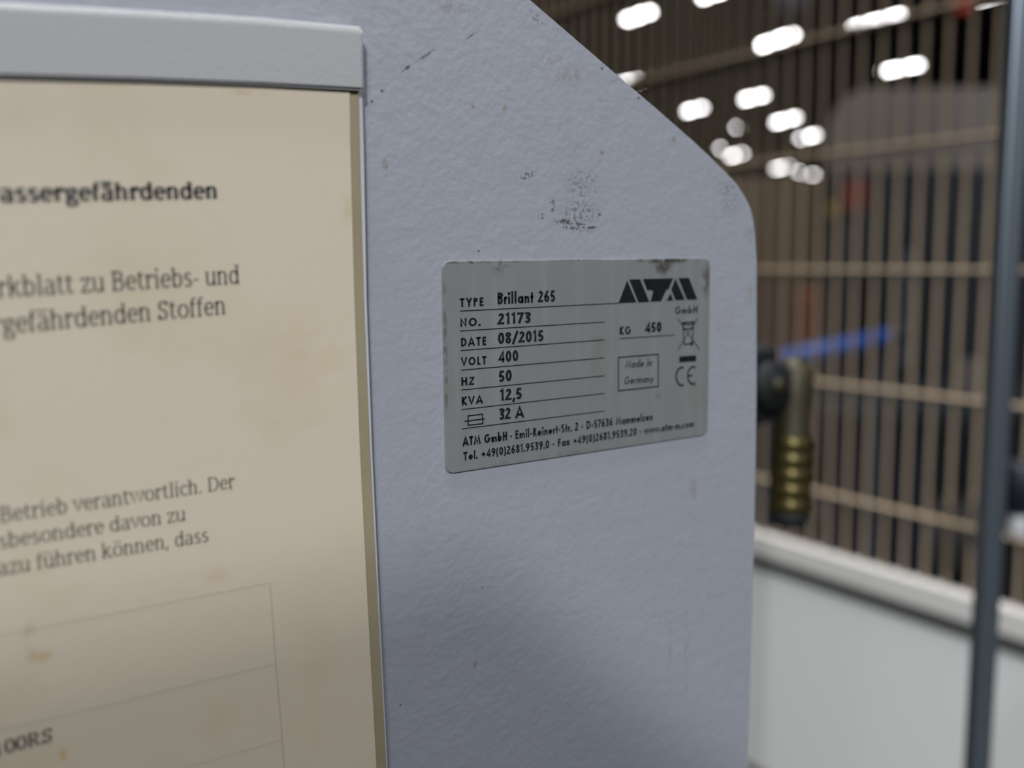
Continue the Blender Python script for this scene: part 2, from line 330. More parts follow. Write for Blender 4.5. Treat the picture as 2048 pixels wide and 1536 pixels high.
def serif(ch, W):
    """upright book face, returns strokes; 'sf' = flat serif centred on x at height y"""
    t = W / 2; X = .75; S = .055
    def sf(x, y, l=.13, r=.13): return [(x - l, y + (S / 2 if y < .3 else -S / 2)), (x + r, y + (S / 2 if y < .3 else -S / 2)), 'thin', S]
    def el(cx, rx): return P(A(cx, X / 2, rx - t * .7, X / 2 - .03, 0, 360, 24))
    uml = lambda x: [dot(x - .13, .98, W * 1.05), dot(x + .13, .98, W * 1.05)]
    a_ = [P(A(.27, X - .22, .19, .20, 150, 20, 8), (.46, .12), (.50, .03), (.58, .03)), P((.46, .42), A(.25, .21, .18, .19, 85, 320, 12), (.46, .14))]
    u_ = [P((.12, X), (.12, .2), A(.29, .2, .17, .17, 180, 320, 8), (.50, .2)), P((.52, X), (.52, 0)), sf(.08, X, .08, .04), sf(.48, X, .08, .04), sf(.56, 0, .04, .08)]
    o_ = [el(.33, .30)]
    n_ = [P((.13, 0), (.13, X)), P((.13, .52), A(.32, X - .22, .19, .19, 160, 0), (.51, 0)), sf(.08, X, .08, .05), sf(.13, 0), sf(.51, 0)]
    g = {
        ' ': (.28, []), 'a': (.60, a_), 'ä': (.60, a_ + uml(.27)), 'u': (.66, u_), 'ü': (.66, u_ + uml(.3)), 'o': (.66, o_), 'ö': (.66, o_ + uml(.33)), 'n': (.68, n_),
        'w': (.92, [P((.06, X), (.26, .03), (.46, X), (.66, .03), (.86, X)), sf(.06, X), sf(.86, X), sf(.46, X, .09, .09)]),
        's': (.50, [P(A(.25, .55, .14, .17, 25, 230, 10), A(.25, .2, .16, .18, 60, -155, 10))]),
        'e': (.58, [P((.07, .40), (.50, .40), A(.30, X / 2, .22, X / 2 - .03, 8, 318, 20))]),
        'r': (.46, [P((.13, 0), (.13, X)), P((.13, .5), A(.3, X - .18, .16, .15, 165, 45, 8)), sf(.08, X, .08, .05), sf(.13, 0, .13, .16), dot(.40, X - .1, W)]),
        'g': (.58, [P(A(.27, .51, .17, .2, 0, 360, 20)), P((.38, .66), (.56, .71)), P((.16, .32), (.12, .22), (.2, .13), (.42, .1), A(.30, -.1, .21, .17, 40, -200, 16), (.16, .08))]),
        'f': (.38, [P((.14, 0), (.14, .8), A(.31, .8, .17, .22, 180, 70, 8)), P((.02, X - .03), (.36, X - .03)), sf(.14, 0, .13, .15)]),
        'h': (.68, [P((.13, 0), (.13, 1.05)), P((.13, .52), A(.32, X - .22, .19, .19, 160, 0), (.51, 0)), sf(.08, 1.05, .08, .05), sf(.13, 0), sf(.51, 0)]),
        'd': (.66, [P(A(.30, X / 2, .22, X / 2 - .03, 50, 310, 16), (.50, .2)), P((.44, .66), (.50, .5)), P((.51, 1.05), (.51, 0)), sf(.46, 1.05, .1, .05), sf(.56, 0, .05, .09)]),
        'b': (.66, [P((.13, 0), (.13, 1.05)), P((.13, .55), A(.33, X / 2, .22, X / 2 - .03, 140, -140, 16), (.13, .12)), sf(.08, 1.05, .09, .05)]),
        'k': (.66, [P((.13, 0), (.13, 1.05)), P((.52, X), (.16, .34)), P((.27, .44), (.58, 0)), sf(.08, 1.05, .09, .05), sf(.13, 0), sf(.50, X, .1, .1), sf(.56, 0, .09, .1)]),
        'l': (.32, [P((.15, 0), (.15, 1.05)), sf(.10, 1.05, .09, .05), sf(.15, 0)]), 'i': (.32, [P((.15, 0), (.15, X)), sf(.10, X, .09, .05), sf(.15, 0), dot(.15, .98, W * 1.15)]),
        't': (.42, [P((.15, .92), (.15, .2), A(.28, .2, .13, .17, 180, 300, 6), (.40, .07)), P((.02, X - .03), (.38, X - .03))]),
        'z': (.56, [P((.08, X - .03), (.47, X - .03), (.07, .03), (.49, .03)), P((.08, X), (.08, X - .15)), P((.49, 0), (.49, .16))]),
        'v': (.60, [P((.06, X), (.30, .03), (.54, X)), sf(.06, X), sf(.54, X)]), 'c': (.54, [P(A(.32, X / 2, .24, X / 2 - .03, 45, 315, 16)), dot(.46, .6, W * .8)]),
        'B': (.74, [P((.16, 0), (.16, 1)), P((.03, .97), (.38, .97), A(.38, .765, .18, .21, 90, -90), (.16, .54)), P((.16, .54), (.40, .54), A(.40, .285, .22, .255, 90, -90), (.03, .03))]),
        'D': (.84, [P((.16, 0), (.16, 1)), P((.03, .97), (.36, .97), A(.36, .5, .38, .47, 90, -90), (.03, .03))]),
        'S': (.62, [P(A(.31, .74, .19, .23, 20, 230, 14), A(.30, .27, .20, .24, 50, -165, 14)), P((.52, .98), (.52, .76)), P((.09, .02), (.09, .26))]),
        'R': (.78, [P((.16, 0), (.16, 1)), P((.03, .97), (.36, .97), A(.36, .74, .2, .23, 90, -90), (.16, .49)), P((.36, .49), (.58, .06), (.76, .03)), sf(.16, 0)]),
        'M': (1.0, [P((.14, 0), (.14, 1), (.5, .1), (.86, 1), (.86, 0)), sf(.14, 0), sf(.86, 0), sf(.1, 1, .08, .1), sf(.9, 1, .1, .08)]),
        '1': (.60, [P((.12, .84), (.30, .97), (.30, 0)), sf(.30, 0, .18, .18)]), '0': (.60, [P(A(.30, .5, .23, .47, 0, 360, 24))]),
        '-': (.38, [[(.04, .34), (.34, .34), 'thin', .08]]), '.': (.28, [dot(.12, t, W * 1.1)]), ',': (.28, [P((.14, .12), (.07, -.16))]),
    }
    return g[ch]
def stroke_quads(s, W, con):
    """one stroke -> list of quads (2D points)"""
    q = []
    if len(s) == 4 and s[2] in ('box', 'thin'):
        (x0, y0), (x1, y1), _, h = s
        return [[(x0, y0 - h / 2), (x1, y1 - h / 2), (x1, y1 + h / 2), (x0, y0 + h / 2)]]
    n = len(s); closed = abs(s[0][0] - s[-1][0]) + abs(s[0][1] - s[-1][1]) < 1e-3 and n > 8
    L, R = [], []
    def d(i, j):
        v = Vector((s[j][0] - s[i][0], s[j][1] - s[i][1])); return v.normalized() if v.length else Vector((1, 0))
    for i in range(n):
        a = d(i - 1, i) if i else (d(n - 2, n - 1) if closed else d(0, 1))
        b = d(i, i + 1) if i < n - 1 else (d(0, 1) if closed else d(n - 2, n - 1))
        m = a + b
        if m.length < 0.3: m = b
        m.normalize(); nrm = Vector((-m.y, m.x))
        hw = W / 2 * (con + (1 - con) * abs(m.y))
        k = min(1.7, 1 / max(0.35, abs(nrm.dot(Vector((-b.y, b.x))))))
        p = Vector(s[i]); L.append(p + nrm * hw * k); R.append(p - nrm * hw * k)
    for i in range(n - 1): q.append([tuple(L[i]), tuple(L[i + 1]), tuple(R[i + 1]), tuple(R[i])])
    return q
def set_text(text, font, W, con=1.0, gap=0.16, slant=0.0):
    x = 0; quads = []
    for ch in text:
        adv, strokes = font(ch, W)
        for s in strokes:
            for q in stroke_quads(s, W, con): quads.append([(x + a + slant * b, b) for a, b in q])
        x += adv + gap
    return quads, x - gap
def print_quads(name, quads, org, ux, uz, y, m, parent):
    """flat ink lying on the plane y; org = world point, ux / uz = world vectors of a glyph unit"""
    bm = bmesh.new()
    for q in quads:
        vs = [bm.verts.new(org + ux * a + uz * b) for a, b in q]
        for v in vs: v.co.y = y
        try: bm.faces.new(vs)
        except ValueError: pass
    o = link(name, bm, m, parent)
    return o
def write(text, p0, p1, cap, y, m, parent, font=sans, W=0.13, con=1.0, gap=0.16, slant=0.0, name='printed_text', anchor=0.0):
    """baseline from pixel p0 to p1 (as surveyed), cap height in pixels at the place 'anchor' along it"""
    a = on_y(*p0, y); b = on_y(*p1, y)
    quads, wd = set_text(text, font, W, con, gap, slant)
    pm = (p0[0] + (p1[0] - p0[0]) * anchor, p0[1] + (p1[1] - p0[1]) * anchor)
    hz = (on_y(pm[0], pm[1] - cap, y) - on_y(*pm, y)).length
    return print_quads(name, quads, a, (b - a) / wd, Vector((0, 0, hz)), y, m, parent)
def rule(p0, p1, th, y, m, parent, name='printed_rule'):
    a = on_y(*p0, y); b = on_y(*p1, y); d = (b - a); n = Vector((-d.z, 0, d.x)).normalized() * (th / 2)
    bm = bmesh.new(); bm.faces.new([bm.verts.new(v) for v in (a - n, b - n, b + n, a + n)])
    return link(name, bm, m, parent)

# ------------------------------------------------------------ the hall (setting)
def struct(name, bm, m):
    o = link(name, bm, m); o['kind'] = 'structure'; return o
HX0, HX1, HY0, HY1, HZ = -9.0, 46.0, -8.0, 60.0, 6.4
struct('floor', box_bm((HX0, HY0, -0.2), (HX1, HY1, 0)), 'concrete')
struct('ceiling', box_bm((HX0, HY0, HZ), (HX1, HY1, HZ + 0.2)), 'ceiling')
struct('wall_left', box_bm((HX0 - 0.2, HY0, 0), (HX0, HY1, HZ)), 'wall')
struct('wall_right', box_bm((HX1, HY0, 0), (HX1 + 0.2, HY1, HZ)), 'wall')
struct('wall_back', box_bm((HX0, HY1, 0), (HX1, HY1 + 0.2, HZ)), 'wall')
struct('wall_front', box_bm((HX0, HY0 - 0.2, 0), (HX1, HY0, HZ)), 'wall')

# ------------------------------------------------------------ machine housing
edge_px = [(960, -86), (1060, 0), (1150, 77.5), (1237, 152.6), (1310, 215), (1384, 280), (1425, 318), (1452, 343), (1474, 367), (1490, 390), (1502, 415), (1509, 443), (1512.5, 475), (1513.5, 520),
           (1513.5, 640), (1513, 768), (1511.5, 900), (1508.5, 1050), (1505, 1200), (1500.5, 1350), (1495, 1536)]
ez = [(on_y(px, py, D).x, on_y(px, py, D).z) for px, py in edge_px]
XE = max(p[0] for p in ez)
top_z = ez[0][1] + 0.02
outline = [(-0.75, 0.42), (-0.75, top_z + 0.06), (ez[0][0] - 0.07, top_z + 0.06)] + ez + [(ez[-1][0], 0.42)]
mach = thing('machine_housing', 'blue-grey powder-coated machine housing with a cut-off upper corner and scuffed face', 'machine', (0, D, 0))
link('face_panel', prism_y(outline, D, D + 0.003, 0.0007), 'housing', mach)
back = [(x - 0.004 if x > 0 else x + 0.002, z - 0.003 if z > 1 else z) for x, z in outline]
link('housing_body', prism_y(back, D + 0.003, D + 0.42), 'housing', mach)
for fx in (-0.66, XE - 0.16):
    for fy in (D + 0.05, D + 0.33):
        link('leg', box_bm((fx, fy, 0), (fx + 0.05, fy + 0.05, 0.42), 0.004), 'gasket', mach)

# ------------------------------------------------------------ type plate
def c1(x, y): return (860 + x / 3.268, 490 + y / 3.268)
def c2(x, y): return (1180 + x / 4.042, 520 + y / 4.042)
YP = D - 0.0006; YI = YP - 0.00006
pl = thing('type_plate', 'small grey metallic type plate with black print stuck on the blue-grey housing', 'label', (0.18, D, 1.27))
corners = [on_y(*p, YP) for p in ((885, 522), (1420.5, 516.5), (1415.5, 869), (892.5, 948.5))]
r = 0.0028; pts = []
for i, c in enumerate(corners):
    a = (corners[i - 1] - c).normalized(); b = (corners[(i + 1) % 4] - c).normalized()
    for k in range(7):
        s = k / 6; p = c + a * r * (1 - s) ** 2 + b * r * s ** 2; pts.append((p.x, p.z))
link('plate', prism_y(pts, YP, D, 0.0002), 'plate', pl)
for txt, a, b, cap, W, gap in [
    ('TYPE', (195, 406), (350, 399), 58, .22, .20), ('NO.', (198, 536), (328, 528), 56, .22, .20), ('DATE', (203, 665), (368, 655), 58, .22, .20),
    ('VOLT', (205, 791), (370, 780), 56, .22, .20), ('HZ', (205, 920), (290, 914), 55, .22, .20), ('KVA', (208, 1048), (345, 1036), 56, .22, .20),
    ('KG', (1240, 588), (1313, 584), 54, .22, .20), ('450', (1408, 574), (1513, 568), 68, .23, .09), ('GmbH', (1602, 453), (1748, 445), 50, .18, .18),
    ('Brillant 265', (442, 388), (818, 370), 78, .21, .11), ('21173', (445, 520), (658, 508), 73, .205, .11), ('08/2015', (445, 648), (742, 628), 75, .205, .09),
    ('400', (450, 768), (577, 758), 73, .205, .11), ('50', (450, 897), (535, 888), 75, .205, .11), ('12,5', (458, 1019), (600, 1006), 75, .205, .11), ('32 A', (452, 1144), (612, 1128), 76, .21, .09),
    ('ATM GmbH', (215, 1316), (505, 1276), 60, .25, .13), ('\u00b7 Emil-Reinert-Str. 2 \u00b7 D-57636 Mammelzen', (525, 1273), (1455, 1145), 57, .20, .12),
    ('Tel. +49(0)2681.9539.0 \u00b7 Fax +49(0)2681.9539.20 \u00b7 www.atm-m.com', (218, 1410), (1725, 1188), 56, .195, .12)]:
    write(txt, c1(*a), c1(*b), cap / 3.268, YI, 'ink', pl, sans, W, 1.0, gap)
write('Made in', c1(1275, 805), c1(1448, 791), 50 / 3.268, YI, 'ink', pl, sans, .15, 1.0, .14, 0.2)
write('Germany', c1(1267, 912), c1(1458, 896), 50 / 3.268, YI, 'ink', pl, sans, .15, 1.0, .14, 0.2)
for a, b in [((197, 432), (1240, 380)), ((197, 562), (1140, 503)), ((200, 690), (1140, 620)), ((203, 818), (1140, 738)), ((205, 948), (1140, 855)),
             ((207, 1076), (1140, 970)), ((210, 1202), (1140, 1085)), ((1238, 612), (1600, 588))]:
    rule(c1(*a), c1(*b), 0.00029, YI, 'ink', pl)
def polys(name, ps, parent, y=YI, m='ink'):
    bm = bmesh.new()
    for p in ps: bm.faces.new([bm.verts.new(on_y(*c2(*q), y)) for q in p])
    bmesh.ops.triangulate(bm, faces=bm.faces); return link(name, bm, m, parent)
polys('company_emblem', [[(300, 165), (376, 343), (230, 350)], [(318, 158), (405, 155), (480, 340), (392, 343)],
      [(428, 153), (672, 147), (636, 236), (618, 241), (574, 335), (488, 338), (515, 245), (462, 243)],
      [(690, 150), (768, 322), (692, 325), (657, 240)], [(650, 268), (673, 327), (620, 330)], [(715, 147), (800, 143), (868, 320), (785, 322)]], pl)
polys('solid_bar', [[(722, 780), (858, 770), (858, 818), (722, 828)]], pl)
def lines2(name, segs, th, parent):
    bm = bmesh.new()
    for s in segs:
        for a, b in zip(s, s[1:]):
            A_, B_ = on_y(*c2(*a), YI), on_y(*c2(*b), YI); d = (B_ - A_).normalized(); n = Vector((-d.z, 0, d.x)) * th / 2; e = d * th * 0.3
            bm.faces.new([bm.verts.new(v) for v in (A_ - n - e, B_ - n + e, B_ + n + e, A_ + n - e)])
    return link(name, bm, 'ink', parent)
lines2('frame_around_origin', [[(230, 788), (552, 762), (552, 1022), (230, 1058), (230, 788)]], 0.00042, pl)
lines2('crossed_out_bin_symbol', [[(712, 475), (790, 590), (885, 722)], [(872, 470), (712, 722)]], 0.00030, pl)
lines2('bin_symbol', [A(795, 505, 42, 18, 180, 0, 10), [(748, 507), (843, 500)], [(752, 510), (762, 682), (826, 676), (838, 505)], [(758, 560), (832, 553)]], 0.00045, pl)
polys('bin_wheel', [A(822, 676, 14, 16, 0, 345, 14)], pl)
def arc2(cx, cy, rx, ry): return A(cx, cy, rx, ry, 72, 288, 14)
lines2('ce_symbol', [arc2(742, 941, 45, 72), arc2(835, 933, 45, 70), [(792, 936), (825, 933)]], 0.00062, pl)
def f1(x, y): q = c1(x, y); return ((q[0] - 1180) * 4.042, (q[1] - 520) * 4.042)
lines2('fuse_symbol', [[f1(248, 1117), f1(343, 1106), f1(345, 1168), f1(250, 1178), f1(248, 1117)], [f1(228, 1153), f1(357, 1136)]], 0.00038, pl)

# ------------------------------------------------------------ document holder and sheet
YB = D - 0.0030      # front of the board
YS = YB - 0.0006     # sleeve
YD = YS - 0.0004     # sheet
YT = YD - 0.00008
def outl(pxs, y): return [(on_y(px, py, y).x, on_y(px, py, y).z) for px, py in pxs]
hold = thing('document_holder', 'wall-mounted document holder with a light grey top rail and yellowed plastic sleeve', 'holder', (0.0, D, 1.25))
zb = 1.02; xl = -0.118
be = outl([(726, 150), (727.5, 300), (733, 600), (744, 900), (758, 1200), (775, 1536), (786, 1700)], YB)
link('backing_board', prism_y([(xl, be[0][1])] + be + [(xl, be[-1][1])], YB, D, 0.0006), 'board', hold)
se = outl([(717, 150), (719, 300), (727, 600), (739.5, 900), (754.5, 1200), (772.5, 1536), (782, 1700)], YS)
link('plastic_sleeve', prism_y([(xl + .001, se[0][1])] + se + [(xl + .001, se[-1][1])], YS, YB - 0.00005, 0.0002), 'sleeve', hold)
# top rail: a rounded strip standing proud of the board
YR = D - 0.0055
rt = [on_y(*p, YR) for p in ((-40, -4), (0, 0), (300, 17), (520, 31), (727, 50))]; rb = [on_y(*p, YR) for p in ((-40, 151), (0, 153), (300, 161), (520, 169), (729, 180))]
bm = bmesh.new()
def rail_ring(T, B):
    n = 6; rr = 0.0021; zt = T.z; x = T.x; ring = []
    # front face bottom -> front face top -> rounded lip -> back -> down
    prof = [(YR, B.z)] + [(YR + rr * (1 - math.cos(a)), zt - rr + rr * math.sin(a)) for a in [i * math.pi / 2 / n for i in range(n + 1)]] + [(D, zt), (D, B.z)]
    xs = [B.x + (T.x - B.x) * (z - B.z) / (zt - B.z) for y, z in prof]
    return [bm.verts.new((xx, y, z)) for xx, (y, z) in zip(xs, prof)]
k = (rt[0] - rt[1]); far_T = rt[1] + k.normalized() * (rt[1].x - xl + 0.004); far_B = rb[1] + (rb[0] - rb[1]).normalized() * (rb[1].x - xl + 0.004)
rings = [rail_ring(a, b) for a, b in zip([far_T] + rt[1:], [far_B] + rb[1:])]
for R1, R2 in zip(rings, rings[1:]):
    for i in range(len(R1)): bm.faces.new((R1[i], R1[(i + 1) % len(R1)], R2[(i + 1) % len(R1)], R2[i]))
bm.faces.new(rings[0]); bm.faces.new(rings[-1][::-1])
bmesh.ops.recalc_face_normals(bm, faces=bm.faces)
bmesh.ops.bevel(bm, geom=[e for e in bm.edges if len(e.link_faces) == 2 and e.calc_face_angle(0) > 0.9], offset=0.0006, segments=2, affect='EDGES')
link('top_rail', bm, 'rail', hold)
sheet = thing('printed_sheet', 'yellowed printed sheet with German text in the document holder', 'paper', (0.0, D, 1.25))
pe = outl([(699, 150), (701, 300), (709, 600), (720, 900), (735, 1200), (753, 1536), (763, 1700)], YD)
link('paper', prism_y([(xl + .004, pe[0][1])] + pe + [(xl + .004, pe[-1][1])], YD, YS - 0.00004), 'paper', sheet)
def doc(text, skip, x0, y0, x1, y1, cap, m, W, con=0.5, gap=0.03):
    """x0,y0 = baseline where letter number 'skip' begins; the earlier letters run on to the left"""
    a = on_y(x0, y0, YT); b = on_y(x1, y1, YT)
    quads, wd = set_text(text, serif, W, con, gap)
    off = sum(serif(c, W)[0] + gap for c in text[:skip])
    ux = (b - a) / (wd - off)
    hz = (on_y(x1, y1 - cap, YT) - b).length
    print_quads('printed_text', [[(p - off, q) for p, q in qd] for qd in quads], a, ux, Vector((0, 0, hz)), YT, m, sheet)
doc('wassergefährdenden', 1, 2, 404, 436, 397, 32, 'toner', .245, .5, .075)
doc('Merkblatt zu Betriebs- und', 2, -4, 595, 480, 567, 36, 'toner_pale', .145)
doc('wassergefährdenden Stoffen', 4, -42, 672, 453, 628, 36, 'toner_pale', .145)
doc('Betrieb verantwortlich. Der', 0, 0, 1046, 470, 976, 28, 'toner_pale', .125)
doc('insbesondere davon zu', 2, -2, 1098, 372, 1041, 28, 'toner_pale', .125)
doc('dazu führen können, dass', 1, -4, 1152, 418, 1083, 28, 'toner_pale', .125)
doc('100RS', 1, 10, 1508, 106, 1482, 27, 'toner', .16)
for pth in ([(-60, 1281), (80, 1256), (300, 1213), (540, 1166)], [(-60, 1473), (150, 1427), (350, 1377), (552, 1328)], [(300, 1556), (420, 1522), (565, 1479), ], [(540, 1166), (546, 1245), (552, 1328), (560, 1420), (569, 1536), (576, 1620)]):
    for a, b in zip(pth, pth[1:]): rule(a, b, 0.00022, YT, 'rule_pale', sheet, 'table_rule')

# ------------------------------------------------------------ mesh fence along the hall
XF = 1.40; Z0 = 1.279
PITCH = 0.0385; Y_NEAR = 0.803 - PITCH * 6; Y_FAR = Y_NEAR + PITCH * 72
fence = thing('mesh_fence', 'beige wire mesh fence with a white solid lower panel running into the hall', 'fence', (XF, 1.0, 0))
levels = [Z0 + 0.2 * k for k in range(-2, 5)]
ZB0, ZB1, ZB2, ZB3 = 0.292, 0.702, 0.728, 0.772; ZTOP = levels[-1] + 0.02
master = None
def vw(y):
    global master
    if master is None:
        bm = tube([(0, 0, 0), (0, 0, ZTOP - ZB3 + 0.005)], 0.0034, 8); o = link('vertical_wire', bm, 'wire'); master = o
    else:
        o = master.copy(); COL.objects.link(o)
    o.location = (XF, y, ZB3 - 0.005); put(o, fence); return o
y = Y_NEAR
while y < Y_FAR: vw(y); y += PITCH
for z in levels:
    for dx in (-0.004, 0.004):
        link('horizontal_wire', tube([(XF + dx, Y_NEAR - .02, z), (XF + dx, Y_FAR, z)], 0.0030, 8), 'wire', fence)

# ------------------------------------------------------------ hall lamps
lamps = [
    ((1254, 37), (1300, 20), 'lit tube lamp at the top, just right of the housing corner'),
    ((1400, -8), (1452, -26), 'lit tube lamp half cut off by the top edge, second from the housing'),
    ((1518, 90), (1587, 66), 'lit tube lamp in the upper middle between the two largest lamps'),
    ((1708, 53), (1806, 27), 'longest and brightest tube lamp, left of the blue-grey post'),
    ((1765, 141), (1839, 127), 'lit tube lamp directly below the longest lamp, above the rounded grey machine'),
    ((1240, 166), (1278, 159), 'lit tube lamp peeping out from behind the slanting housing edge'),
    ((1370, 222), (1405, 213), 'lit tube lamp beside the slanting housing edge, middle height'),
    ((1484, 198), (1528, 188), 'lit tube lamp in the middle row, above the small round light'),
    ((1549, 244), (1592, 233), 'lit tube lamp in the middle row, right of the small round light'),
    ((1600, 276), (1632, 268), 'softly lit tube lamp at the right end of the falling row'),
    ((1473, 254), (1478, 253), 'small single dim round light in the middle of the lamps'),
    ((1440, 296), (1446, 295), 'dimmest light, close to the slanting housing edge'),
    ((1460, 312), (1485, 305), 'dim tube lamp low down near the slanting housing edge'),
    ((1550, 337), (1578, 331), 'left of the far dim lamps just above the fence wire'),
    ((1596, 344), (1602, 343), 'middle of the far dim lamps just above the fence wire'),
    ((1622, 349), (1630, 348), 'right and lowest of the far dim lamps above the fence wire'),
    ((1953, -4), (2010, -20), 'lit tube lamp cut by the top edge beside the blue-grey post'),
]
ZL = 5.5
for i, (a, b, lab) in enumerate(lamps):
    A_, B_ = on_z(*a, ZL), on_z(*b, ZL); c = (A_ + B_) / 2; d = (B_ - A_); ln = min(d.length, 6.0); d.normalize()
    hwid = 0.06
    t = thing('ceiling_lamp', lab, 'lamp', c, 'tube lamps under the hall ceiling')
    side = Vector((-d.y, d.x, 0)) * hwid
    def bar(z0, z1, s, grow):
        bm = bmesh.new(); e = d * (ln / 2 + grow)
        lo = [bm.verts.new(c + e * sx + side * s * sy + Vector((0, 0, z0))) for sx, sy in ((-1, -1), (1, -1), (1, 1), (-1, 1))]
        hi = [bm.verts.new(v.co + Vector((0, 0, z1 - z0))) for v in lo]
        bm.faces.new(lo); bm.faces.new(hi)
        for k in range(4): bm.faces.new((lo[k], lo[(k + 1) % 4], hi[(k + 1) % 4], hi[k]))
        return bm
    link('lit_tube', bar(-0.05, 0.0, 1.0, 0.0), 'lamp', t)
    link('lamp_housing', bar(0.0, 0.07, 1.3, 0.03), 'lamp_case', t)
    link('hanger', bar(0.07, HZ - ZL, 0.15, 0.0 - ln * 0.45), 'lamp_case', t)

# ------------------------------------------------------------ fence lower panel
link('solid_panel', box_bm((XF - 0.006, Y_NEAR - .05, ZB0), (XF + 0.006, Y_FAR, ZB1), 0.001), 'white_panel', fence)
link('panel_gasket', box_bm((XF - 0.009, Y_NEAR - .05, ZB1), (XF + 0.009, Y_FAR, ZB2), 0.001), 'gasket', fence)
link('panel_rim', box_bm((XF - 0.014, Y_NEAR - .05, ZB2), (XF + 0.014, Y_FAR, ZB3), 0.003), 'rim', fence)
link('lower_gasket', box_bm((XF - 0.010, Y_NEAR - .05, ZB0 - 0.02), (XF + 0.010, Y_FAR, ZB0), 0.001), 'gasket', fence)
link('bottom_rail', box_bm((XF - 0.014, Y_NEAR - .05, ZB0 - 0.06), (XF + 0.014, Y_FAR, ZB0 - 0.02), 0.003), 'rim', fence)
for yy in (Y_NEAR - 0.07, Y_FAR + 0.0):
    link('fence_post', box_bm((XF - 0.02, yy - 0.02, 0), (XF + 0.02, yy + 0.02, ZTOP + 0.03), 0.003), 'wire', fence)

# ------------------------------------------------------------ blue-grey post near the camera
pc = at(1997, 768, 0.72)
post = thing('aluminium_post', 'blue-grey metal post standing upright at the right edge of the picture', 'post', (pc.x, pc.y, 0))
ang = math.radians(-35)
def post_box(lo, hi, bev):
    bm = box_bm(lo, hi, bev, 3); bmesh.ops.rotate(bm, verts=bm.verts, cent=(0, 0, 0), matrix=Matrix.Rotation(ang, 3, 'Z'))
    bmesh.ops.translate(bm, verts=bm.verts, vec=(pc.x, pc.y, 0)); return bm
link('profile', post_box((-.0080, -.0080, 0.008), (.0080, .0080, 2.1), 0.003), 'post', post)
link('foot_plate', post_box((-.04, -.04, 0), (.04, .04, 0.008), 0.002), 'post', post)
link('end_cap', post_box((-.0080, -.0080, 2.1), (.0080, .0080, 2.104), 0.0015), 'black', post)

# ------------------------------------------------------------ brass hose coupling behind the housing edge
dC = 0.58; c0 = at(1589, 745, dC); kk = dC / F
cp = thing('hose_coupling', 'tarnished brass hose coupling with ribbed grip hanging behind the housing edge', 'coupling', (c0.x, c0.y, c0.z))
u = 0.0105 / 40  # metres per profile unit (half width 40)
rb_ = 39 * kk
body = at(1578, 1030, dC); axis = (body - c0).normalized(); Lc = (body - c0).length
link('grip', lathe([(0, rb_ * .25), (-0.0, rb_ * .5)][:1] + [(-rb_ * .85, rb_ * .2), (-rb_ * .7, rb_ * .55), (-rb_ * .35, rb_ * .86), (0, rb_ * .97), (Lc * .2, rb_ * .96), (Lc * .38, rb_ * .93), (Lc * .44, rb_ * .98), (Lc * .93, rb_ * .98)][0:], c0, axis), 'brass_dull', cp, True)
for kx in range(5):
    t0 = Lc * (0.455 + kx * 0.107)
    prof = [(t0 + Lc * .107 * j / 8, rb_ * (1.0 + 0.07 * math.sin(math.pi * j / 8))) for j in range(9)]
    link('grip_ring', lathe(prof, c0, axis), 'brass', cp, True)
link('rubber_end', lathe([(Lc * .97, rb_ * 1.0), (Lc * 1.03, rb_ * 1.02), (Lc * 1.07, rb_ * .85), (Lc * 1.075, rb_ * .5)], c0, axis), 'black', cp, True)
# black clamp between the coupling and the housing side
k0 = at(1540, 772, dC - .012)
toward = Vector((0, -1, 0.1)).normalized()
def disc(name, c, r, d0, d1, m, ax=toward, hole=0):
    if hole:
        prof = [(d0, hole), (d0, r * .9), ((d0 * .8 + d1 * .2), r), ((d0 * .2 + d1 * .8), r), (d1, r * .9), (d1, hole)]
    else: prof = [(d0, r * .9), ((d0 * .8 + d1 * .2), r), ((d0 * .2 + d1 * .8), r), (d1, r * .9)]
    return link(name, lathe(prof, c, ax, 36), m, cp, True)
disc('clamp_ring', k0, 50 * kk, -0.010, 0.006, 'black')
disc('clamp_screw', k0, 16 * kk, 0.004, 0.009, 'brass_dull')
arm = tube([at(1505, 700, dC), at(1525, 722, dC), at(1548, 758, dC)], 26 * kk, 14); link('bracket_arm', arm, 'black', cp, True)
arm = tube([at(1500, 830, dC), at(1520, 822, dC), at(1548, 800, dC)], 26 * kk, 14); link('bracket_arm', arm, 'black', cp, True)
wall_x = XE - 0.004
m0 = at(1505, 765, dC)
link('mounting_flange', box_bm((wall_x, m0.y - .014, m0.z - .022), (m0.x + .008, m0.y + .014, m0.z + .022), 0.003), 'black', cp)

